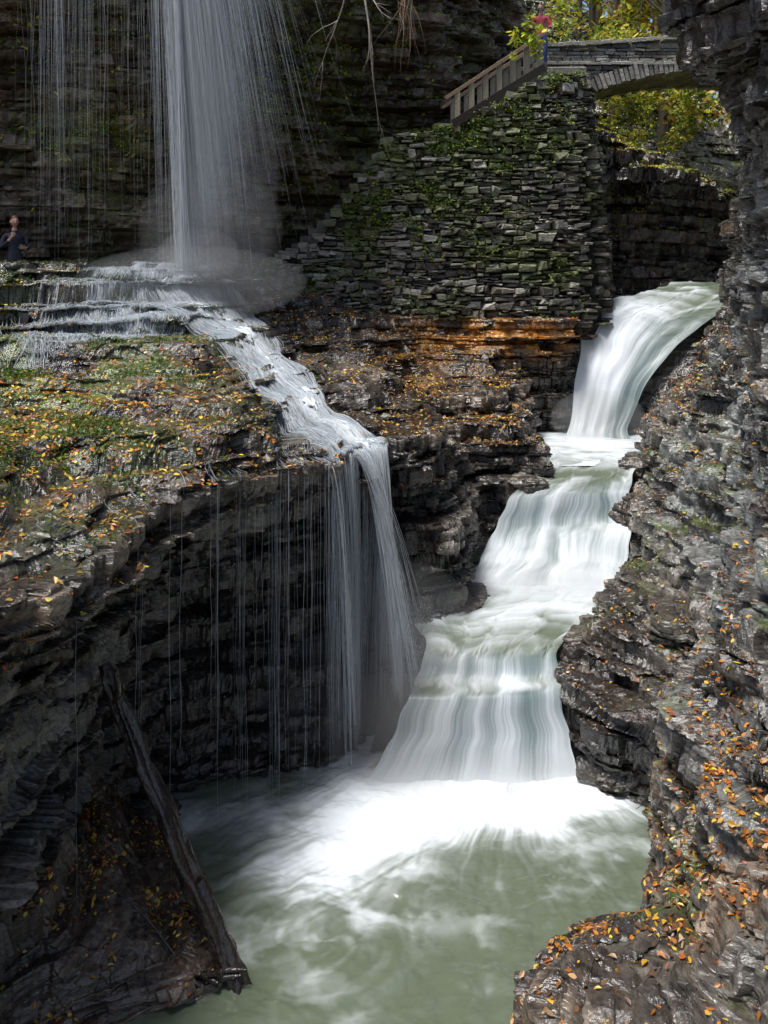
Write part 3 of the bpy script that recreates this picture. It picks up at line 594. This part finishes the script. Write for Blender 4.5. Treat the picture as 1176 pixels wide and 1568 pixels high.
# staircase
SB=Boxes();st=empty('stone_staircase')
def flight(x0,y0,z0,x1,y1,z1,w=1.3):
    n=max(2,int(round((z1-z0)/.19)))
    d=np.array((x1-x0,y1-y0,0.));Ln=np.linalg.norm(d);d/=Ln;sd=np.array((-d[1],d[0],0))
    for i in range(n):
        z=z0+(z1-z0)*(i+1)/n;c=np.array((x0,y0,0))+d*(Ln*(i+.5)/n)+np.array((0,0,z-.35))
        SB.add(c,d*(Ln/n*.55),sd*(w/2),(0,0,.35),(.12,.11,.095),.04,.05)
flight(-3.3,22.3,6.3,.5,22.9,9.85);flight(.5,22.9,9.85,2.0,23.1,10.3);flight(2.0,23.1,10.3,3.9,24.2,12.15)
SB.add((4.4,25.0,12.02),(.95,0,0),(0,.85,0),(0,0,.12),(.16,.15,.13),.02,.05)
z=10.0
while z<11.9:
    h=random.uniform(.06,.14);x0=3.4-random.random()*.2
    while x0<5.3:
        w=random.uniform(.15,.45);SB.add((x0+w/2,24.35,z+h/2),(w/2-.006,0,random.uniform(-.006,.006)),(0,0,h/2-.004),(0,-random.uniform(.16,.24),0),stonecol((x0,24,z)),.25,.2);x0+=w
    z+=h
SB.build('steps',M_stone,st)
PB2=Boxes()
for i in range(15):
    xx=-2.7+i*.2+random.uniform(-.06,.06);zt=np.interp(xx,path[:,0],topz)
    for k in range(2): PB2.add((xx,np.interp(xx,path[:,0],path[:,1])-.05,zt+.0+.09*k),(random.uniform(.09,.17),0,random.uniform(-.015,.015)),(0,.22,0),(0,0,.055),stonecol((xx,22,zt)),.25,.1)
PB2.build('coping',M_stone,wall)
# ------------------------------------------------------------------ railing
rail=empty('wooden_railing')
WB=Boxes()
def beam(Bx,p0,p1,w,h,colr,jit=.0):
    p0=np.array(p0,float);p1=np.array(p1,float);d=p1-p0;L=np.linalg.norm(d);d/=L
    s=np.cross(d,(0,0,1.));s=s/np.linalg.norm(s) if np.linalg.norm(s)>.05 else np.array((1.,0,0));u=np.cross(s,d)
    Bx.add((p0+p1)/2,s*w/2,u*h/2,d*L/2,colr,.0,.12)
wc=(.30,.26,.18)
for off in (0,1.35):
    a0=np.array((1.75,21.85+off,10.25));a1=np.array((3.85,22.6+off,11.75))
    for i in range(7):
        p=a0+(a1-a0)*i/6;beam(WB,p-(0,0,.15),p+(0,0,.85),.13,.13,wc)
    beam(WB,a0+np.array((-.3,-.10,.62)),a1+np.array((.1,-.10,.86)),.13,.08,(.32,.22,.14))
    beam(WB,a0+np.array((-.1,-.10,.02)),a1+np.array((.1,-.10,.02)),.06,.2,(.05,.04,.03))
WB.build('rails',M_wood,rail)
# ------------------------------------------------------------------ bridge
br=empty('stone_arch_bridge');BB=Boxes()
xc=9.2;xs0=5.0;half=xc-xs0;rise=1.0;zs=11.35
Rad=(half**2+rise**2)/(2*rise);cz=zs+rise-Rad
def intr(x): return cz+math.sqrt(max(Rad**2-(x-xc)**2,0))
def btop(x): return 13.0+.055*(x-4.6)
ring=.40
for yf,ny in ((25.8,-1),(28.2,1)):
    nv=64;am=math.asin(half/Rad)
    for i in range(nv):
        a=-am+2*am*(i+.5)/nv;rc=Rad+ring/2
        c=(xc+math.sin(a)*rc,yf,cz+math.cos(a)*rc);t=np.array((math.cos(a),0,-math.sin(a)));u=np.array((math.sin(a),0,math.cos(a)))
        BB.add(c,t*(Rad*am/nv-.006),u*(ring/2+random.uniform(-.03,.03)),(0,ny*random.uniform(.22,.27),0),np.array(random.choice([(.28,.265,.23),(.19,.18,.16),(.35,.33,.29)])),.08,.15)
    z=10.6
    while z<13.6:
        h=random.uniform(.07,.14);x0=4.3-random.random()*.3
        while x0<14.2:
            w=random.uniform(.18,.5);xm=x0+w/2
            lo=intr(xm)+ring if abs(xm-xc)<half+.1 else 9.5
            if z>lo-.02 and z+h<btop(xm)+.02:
                BB.add((xm,yf,z+h/2),(w/2-.006,0,random.uniform(-.006,.006)),(0,0,h/2-.004),(0,ny*random.uniform(.15,.22),0),stonecol((xm,yf,z),1.3),.25,.2)
            x0+=w
        z+=h
    x0=4.3
    while x0<14:
        w=random.uniform(.25,.6);BB.add((x0+w/2,yf,btop(x0+w/2)+.05),(w/2-.01,0,.03*w),(0,.28,0),(0,0,.055),(.3,.29,.24),.12,.1)
        BB.add((x0+w/2,yf-ny*.0,12.55),(w/2-.01,0,0),(0,.26,0),(0,0,.04),(.3,.29,.25),.08,.1);x0+=w
BB.build('stones',M_stone,br)
nx=60;X=np.linspace(4.4,14.0,nx);prof=[]
for xx in X:
    lo=(intr(xx)+.02) if abs(xx-xc)<half else 9.0
    prof.append([(xx,25.85,lo),(xx,25.85,12.4),(xx,28.15,12.4),(xx,28.15,lo),(xx,25.85,lo)])
make_mesh('vault_and_deck',np.array(prof),grid_faces(nx,5),M_stone,np.ones((nx*5,3))*np.array((.12,.11,.10)),False,br)
# ------------------------------------------------------------------ log
def tube(pts,rad,nseg=14,nr=60,rough=.12,seed=0.,ck=None):
    pts=np.array(pts,float);t=np.linspace(0,len(pts)-1,nr);P=cr_axis(pts,t);R=np.interp(t,np.arange(len(rad)),rad)
    T=np.gradient(P,axis=0);T/=np.linalg.norm(T,axis=1)[:,None]
    r0=np.array((.3,1.,.1));a=np.cross(T,r0);a/=np.linalg.norm(a,axis=1)[:,None];b=np.cross(T,a)
    th=np.linspace(0,2*np.pi,nseg,endpoint=False)
    cs,sn=np.cos(th)[None,:,None],np.sin(th)[None,:,None]
    rr=R[:,None]*(1+rough*perlin(np.cos(th)[None]*1.5+seed,np.sin(th)[None]*1.5,t[:,None]*1.5)*1.6+rough*.5*perlin(np.cos(th)[None]*4,np.sin(th)[None]*4,t[:,None]*3+seed))
    V=P[:,None,:]+rr[...,None]*(cs*a[:,None,:]+sn*b[:,None,:])
    n=nseg
    i,j=np.meshgrid(np.arange(nr-1),np.arange(n),indexing='ij')
    F=np.stack([i*n+j,i*n+(j+1)%n,(i+1)*n+(j+1)%n,(i+1)*n+j],-1).reshape(-1,4)
    return V.reshape(-1,3),F
class Tubes:
    def __init__(s): s.V=[];s.F=[];s.C=[];s.n=0
    def add(s,pts,rad,c,**k):
        V,F=tube(pts,rad,**k);s.V.append(V);s.F.append(F+s.n);s.n+=len(V)
        s.C.append(np.array(c)*np.clip(1+.9*fbm(V,6,3),.2,3)[:,None])
    def build(s,name,mat,parent=None): return make_mesh(name,np.concatenate(s.V),np.concatenate(s.F),mat,np.concatenate(s.C),True,parent)
TL=Tubes()
lc=(.028,.020,.016)
TL.add([(-1.40,8.85,-.12),(-1.62,8.98,.30),(-2.08,9.2,1.15),(-2.48,9.4,1.85),(-2.85,9.6,2.5),(-2.95,9.65,2.75)],[.135,.108,.095,.085,.08,.05],lc,nseg=30,nr=220,rough=.45)
TL.add([(-2.8,9.56,2.4),(-2.75,9.45,2.6),(-2.76,9.4,2.78)],[.05,.035,.015],lc,nseg=10,nr=16)
TL.add([(-1.9,9.1,.8),(-1.80,8.98,.95),(-1.76,8.95,1.0)],[.035,.025,.01],lc,nseg=8,nr=10)
for k in range(9):
    a=np.array((-1.95+.05*k+random.uniform(-.1,.1),8.85+random.uniform(-.12,.1),.08+random.uniform(0,.08)))
    d=np.array((random.uniform(-1,1),random.uniform(-.3,.3),random.uniform(0,.35)))*.28
    TL.add([a-d,a+(0,0,.03),a+d],[.028,.03,.012],lc,nseg=8,nr=14,seed=k)
TL.add([(-2.9,9.3,.75),(-2.4,9.1,.5),(-2.0,8.9,.2)],[.01,.014,.01],lc,nseg=6,nr=14)
TL.build('driftwood_log',M_wet)
# ------------------------------------------------------------------ hanging branches
def branch(T,p,d,L,r,depth,c,droop=.15,nseg=6):
    pts=[np.array(p,float)];d=np.array(d,float);d/=np.linalg.norm(d);n=8
    for i in range(n):
        d=d+rng.normal(size=3)*.12+np.array((0,0,-droop*.35));d/=np.linalg.norm(d);pts.append(pts[-1]+d*L/n)
    T.add(pts,[r*(1-i/(n+.5)) for i in range(n+1)],c,nseg=nseg,nr=24,rough=.05)
    if depth>0:
        for k in range(4):
            i=random.randint(2,n-1);dd=d*.9+rng.normal(size=3)*.4;branch(T,pts[i],dd,L*random.uniform(.2,.42),r*(1-i/(n+.5))*.65,depth-1,c,droop,5)
BT=Tubes();bc=(.32,.28,.24)
branch(BT,(-.15,14,12.0),(-.42,-.05,-1),3.1,.028,2,bc,.12)
branch(BT,(-.55,14.2,11.4),(-.25,0,-1),1.8,.014,1,bc,.2)
branch(BT,(-.1,14,11.8),(.5,0,-.8),1.4,.012,1,bc,.3)
BT.build('bare_branch',M_wood)
BT=Tubes()
for k in range(16):
    branch(BT,(.45+random.uniform(-.12,.12),17,12.2+random.random()*.2),(random.uniform(-.1,.1),0,-1),random.uniform(.8,1.9),.012,0,(.22,.13,.08),.3)
BT.build('hanging_roots',M_wood)
BT=Tubes()
for k in range(9):
    branch(BT,(3.6+random.uniform(-.6,1.2),13.,11.3+random.random()*.5),(random.uniform(-.7,.5),0,-.8),random.uniform(1.,1.9),.010,2,(.22,.19,.16),.1)
BT.build('bare_branch',M_wood)
def leafmass(name,cs,rs,n,size,pal,mat=M_fol,p=None):
    cs=np.array(cs,float);rs=np.array(rs,float);k=rng.integers(0,len(cs),n)
    d=rng.normal(size=(n,3));d/=np.linalg.norm(d,axis=1)[:,None];d*=rng.uniform(.3,1,(n,1))**.6
    pos=cs[k]+d*rs[k][:,None]
    c=pal[rng.choice(len(pal),n,p=p)]*rng.uniform(.55,1.3,(n,1))*(.75+.5*hsh(k*1.,5.))[:,None]
    return leaves_at(name,pos,np.tile((0,-.3,1.),(n,1)),size,mat,c,.9)
cs=[(2.75+random.uniform(-.25,.35),17.8,11.35+random.uniform(-.4,.35)) for _ in range(16)]+[(3.45,17.8,11.9),(3.5,17.8,11.4),(3.4,17.8,12.)]
leafmass('leafy_twig',cs,[.12]*19,230,.11,np.array([(.35,.5,.04),(.5,.6,.06),(.65,.6,.06)]))
BT=Tubes()
for k in range(5): branch(BT,(3.2,18,13.),(random.uniform(-.5,.1),0,-1),1.8,.012,1,(.12,.1,.08))
BT.build('leafy_twig_stem',M_wood)
# ------------------------------------------------------------------ trees beyond
TT=Tubes();cs=[];rs=[]
for k in range(34):
    xx=random.uniform(0,26);yy=random.uniform(32,50);z0=11+(yy-32)*.35
    H=random.uniform(7,13)
    TT.add([(xx,yy,z0-2),(xx+.2,yy,z0+H*.5),(xx+random.uniform(-.6,.6),yy,z0+H)],[.2,.14,.04],(.07,.055,.04),nseg=8,nr=20)
    for j in range(18):
        a=random.uniform(0,6.28);hh=random.uniform(.05,1);rr=(1.15-hh)*random.uniform(.8,2.8)
        q=(xx+math.cos(a)*rr,yy+math.sin(a)*rr,z0+H*hh);cs.append(q);rs.append(random.uniform(.5,1.1))
        TT.add([(xx+.1,yy,z0+H*hh*.8),((xx+q[0])/2,(yy+q[1])/2,z0+H*hh*.93),q],[.06,.04,.01],(.09,.07,.055),nseg=5,nr=6)
fo=empty('autumn_trees')
TT.build('trunks',M_wood,fo)
lm=leafmass('crowns',cs,rs,60000,.22,np.array([(.5,.5,.05),(.65,.55,.06),(.3,.4,.05),(.16,.24,.04),(.6,.36,.05)]));lm.parent=fo
cs=[(4.2+random.uniform(0,6),random.uniform(28.6,31),10.6+random.uniform(0,3.6)) for _ in range(60)]
leafmass('shrub_foliage',cs,[.45]*60,7000,.13,np.array([(.5,.5,.05),(.65,.55,.06),(.25,.35,.05),(.12,.2,.03)]))
# ground to horizon
def ground():
    n=120;a=np.linspace(-1,1,n);g=np.sign(a)*np.abs(a)**3*600
    X,Y=np.meshgrid(g,g,indexing='ij');Z=-1.6+0*X+sstep(18,60,np.hypot(X,Y-20))*22
    Z=np.where((Y<20),-1.6+sstep(14,40,np.abs(X))*18*sstep(-60,0,Y)+0*X,Z)
    P=np.stack([X,Y,Z],-1);P[...,2]+=fbm(P,.03,3)*1.5*(np.hypot(X,Y-10)>25)
    C=mixc(np.ones(P.shape)*np.array((.09,.065,.035)),(.16,.09,.03),sstep(-.3,.3,fbm(P,.2,3)))
    make_mesh('ground',P,grid_faces(n,n),M_dry,C,True)
ground()
# ------------------------------------------------------------------ people
def person(name,loc,rotz,jacket,trousers,hair,pose):
    root=empty(name,loc);root.rotation_euler=(0,0,rotz)
    J={'pel':(0,0,.95,.145,.10),'wst':(0,0,1.08,.13,.095),'chs':(0,-.01,1.30,.165,.105),'nkb':(0,.0,1.45,.075,.065),'nk':(0,-.01,1.52,.055,.055),'hd':(0,-.02,1.58,.05,.05),
       'hl':(-.10,0,.90,.095,.095),'kl':(-.12,-.02,.50,.062,.062),'al':(-.13,.02,.10,.042,.042),'fl':(-.14,-.12,.04,.04,.03),
       'hr':(.10,0,.90,.095,.095),'kr':(.12,-.03,.50,.062,.062),'ar':(.13,.02,.10,.042,.042),'fr':(.14,-.12,.04,.04,.03),
       'sl':(-.18,0,1.40,.06,.06),'sr':(.18,0,1.40,.06,.06)}
    J.update(pose)
    names=list(J);E=[('pel','wst'),('wst','chs'),('chs','nkb'),('nkb','nk'),('nk','hd'),('pel','hl'),('hl','kl'),('kl','al'),('al','fl'),('pel','hr'),('hr','kr'),('kr','ar'),('ar','fr'),
       ('chs','sl'),('sl','el'),('el','wl'),('wl','pl'),('chs','sr'),('sr','er'),('er','wr'),('wr','pr')]
    V=[J[n][:3] for n in names];Rr=[J[n][3:] for n in names];ED=[(names.index(a),names.index(b)) for a,b in E]
    for sd in 'lr':
        p=np.array(J['p'+sd][:3]);w=np.array(J['w'+sd][:3]);d=p-w;d/=np.linalg.norm(d);s=np.cross(d,(0,1,0.2));s/=np.linalg.norm(s)+1e-6
        c=np.cross(s,d);pi=names.index('p'+sd)
        for k,ln in enumerate((.065,.078,.072,.055)):
            o=s*(k-1.5)*.021;i0=len(V)
            V+= [tuple(p+o+d*.02),tuple(p+o+d*(.02+ln*.55)+c*.01),tuple(p+o+d*(.02+ln)+c*.03)];Rr+=[(.010,.010),(.009,.009),(.007,.007)]
            ED+=[(pi,i0),(i0,i0+1),(i0+1,i0+2)]
        sg=1 if sd=='l' else -1
        i0=len(V);V+=[tuple(w+d*.03+s*sg*.03),tuple(w+d*.075+s*sg*.055)];Rr+=[(.012,.012),(.009,.009)];ED+=[(names.index('w'+sd),i0),(i0,i0+1)]
    me=bpy.data.meshes.new('body');me.from_pydata(V,ED,[]);ob=bpy.data.objects.new('body',me);scene.collection.objects.link(ob)
    md=ob.modifiers.new('s','SKIN');
    for i,r in enumerate(Rr): me.skin_vertices[0].data[i].radius=r
    me.skin_vertices[0].data[0].use_root=True
    sb=ob.modifiers.new('u','SUBSURF');sb.levels=2;sb.render_levels=2
    dg=bpy.context.evaluated_depsgraph_get();m2=bpy.data.meshes.new_from_object(ob.evaluated_get(dg))
    bpy.data.objects.remove(ob);b2=bpy.data.objects.new('body',m2);scene.collection.objects.link(b2);b2.parent=root
    m2.materials.clear()
    for mt in (plain_material('jacket',jacket,.8,.2),plain_material('trousers',trousers,.8,.2),plain_material('skin',(.5,.3,.22),.5,.08),plain_material('shoes',(.04,.03,.03),.6,.1)): m2.materials.append(mt)
    hands=[np.array(J['w'+s][:3])*.3+np.array(J['p'+s][:3])*.7 for s in 'lr']
    for pl in m2.polygons:
        c=np.array(pl.center);pl.use_smooth=True
        if min(np.linalg.norm(c-h) for h in hands)<.105: k=2
        elif c[2]>1.495: k=2
        elif c[2]>.93 or abs(c[0])>.23: k=0
        elif c[2]>.09: k=1
        else: k=3
        pl.material_index=k
    th,ph=np.meshgrid(np.linspace(0,np.pi,28),np.linspace(0,2*np.pi,40,endpoint=False),indexing='ij')
    X=np.sin(th)*np.cos(ph);Y=np.sin(th)*np.sin(ph);Z=np.cos(th)
    jaw=1-.28*sstep(0.,1.,-Z)
    nose=.028*np.exp(-((X/.16)**2))*np.exp(-((Z+.12)/.2)**2)*(Y<0)
    eye=.010*(np.exp(-(((np.abs(X)-.33)/.13)**2))*np.exp(-((Z-.05)/.1)**2))*(Y<0)
    mouth=.006*np.exp(-(X/.25)**2)*np.exp(-((Z+.48)/.05)**2)*(Y<0)
    ear=.02*np.exp(-((Y/.15)**2))*np.exp(-((Z)/.22)**2)
    HV=np.stack([X*.076*jaw+np.sign(X)*ear,Y*.096*jaw-nose+eye+mouth,Z*.118],-1)+np.array((0,-.02,1.665))
    i,j=np.meshgrid(np.arange(27),np.arange(40),indexing='ij');F=np.stack([i*40+j,(i+1)*40+j,(i+1)*40+(j+1)%40,i*40+(j+1)%40],-1).reshape(-1,4)
    CH=np.ones(HV.shape)*np.array((.5,.3,.22));CH=mixc(CH,(.03,.02,.02),(np.exp(-(((np.abs(X)-.33)/.1)**2))*np.exp(-((Z-.05)/.06)**2))*(Y<0));CH=mixc(CH,(.4,.12,.1),np.exp(-(X/.25)**2)*np.exp(-((Z+.48)/.06)**2)*(Y<0))
    make_mesh('head',HV,F,attr_material('face',.5),CH,True,root)
    k=1.0+.10*sstep(-.9,.3,Z*.8+Y*.9)*1.;HH=np.stack([X*.082*k,Y*.10*k+.012,Z*.122*k],-1)+np.array((0,-.015,1.672))
    HH[...,1]=np.where((Y<0)&(Z<.42),HH[...,1]*0+.03,HH[...,1])
    HH[...,2]=np.where((Z<-.55),HH[...,2]-.05,HH[...,2])
    make_mesh('hair',HH,F,plain_material('hair',hair,.5,.2),None,True,root)
    return root
person('person_by_waterfall',(-7.42,18.35,6.12),math.radians(35),(.02,.025,.04),(.03,.03,.04),(.14,.05,.025),
  {'el':(-.27,-.05,1.15,.045,.045),'wl':(-.14,-.25,1.30,.03,.03),'pl':(-.10,-.27,1.38,.032,.022),'er':(.26,-.03,1.15,.045,.045),'wr':(.16,-.22,1.12,.03,.03),'pr':(.09,-.27,1.15,.032,.022)})
person('person_on_stairs',(4.22,24.6,12.14),math.radians(-15),(.42,.05,.07),(.04,.06,.18),(.04,.025,.02),
  {'el':(-.27,-.03,1.14,.045,.045),'wl':(-.20,-.24,1.08,.03,.03),'pl':(-.17,-.32,1.10,.032,.022),'er':(.27,-.03,1.14,.045,.045),'wr':(.20,-.24,1.08,.03,.03),'pr':(.17,-.32,1.10,.032,.022)})
# ------------------------------------------------------------------ light
w=bpy.data.worlds.new('World');scene.world=w;w.use_nodes=True
nt=w.node_tree;bg=nt.nodes['Background'];sk=nt.nodes.new('ShaderNodeTexSky');sk.sky_type='NISHITA';sk.sun_disc=False
dv=Vector((-.25,-.16,.93)).normalized()
EL=math.asin(dv.z);AZ=math.atan2(dv.x,dv.y)
sk.sun_elevation=EL;sk.sun_rotation=AZ
sk.air_density=1.0;sk.dust_density=2.5;sk.ozone_density=1.
nt.links.new(sk.outputs[0],bg.inputs[0]);bg.inputs[1].default_value=.15
sd=bpy.data.lights.new('sun','SUN');sd.energy=4.8;sd.angle=math.radians(16);sd.color=(1,.97,.93)
so=bpy.data.objects.new('sun',sd);scene.collection.objects.link(so)
so.rotation_euler=dv.to_track_quat('Z','Y').to_euler()
cam=bpy.data.cameras.new('camera');co=bpy.data.objects.new('camera',cam);scene.collection.objects.link(co)
co.location=(0,0,7);co.rotation_euler=(math.radians(90),0,0)
cam.sensor_fit='VERTICAL';cam.sensor_height=36;cam.lens=36*1400/1568;cam.shift_y=-384/1568;cam.clip_end=2000;cam.clip_start=.1
scene.camera=co
scene.view_settings.view_transform='Standard';scene.view_settings.look='None';scene.view_settings.exposure=0
print('done')
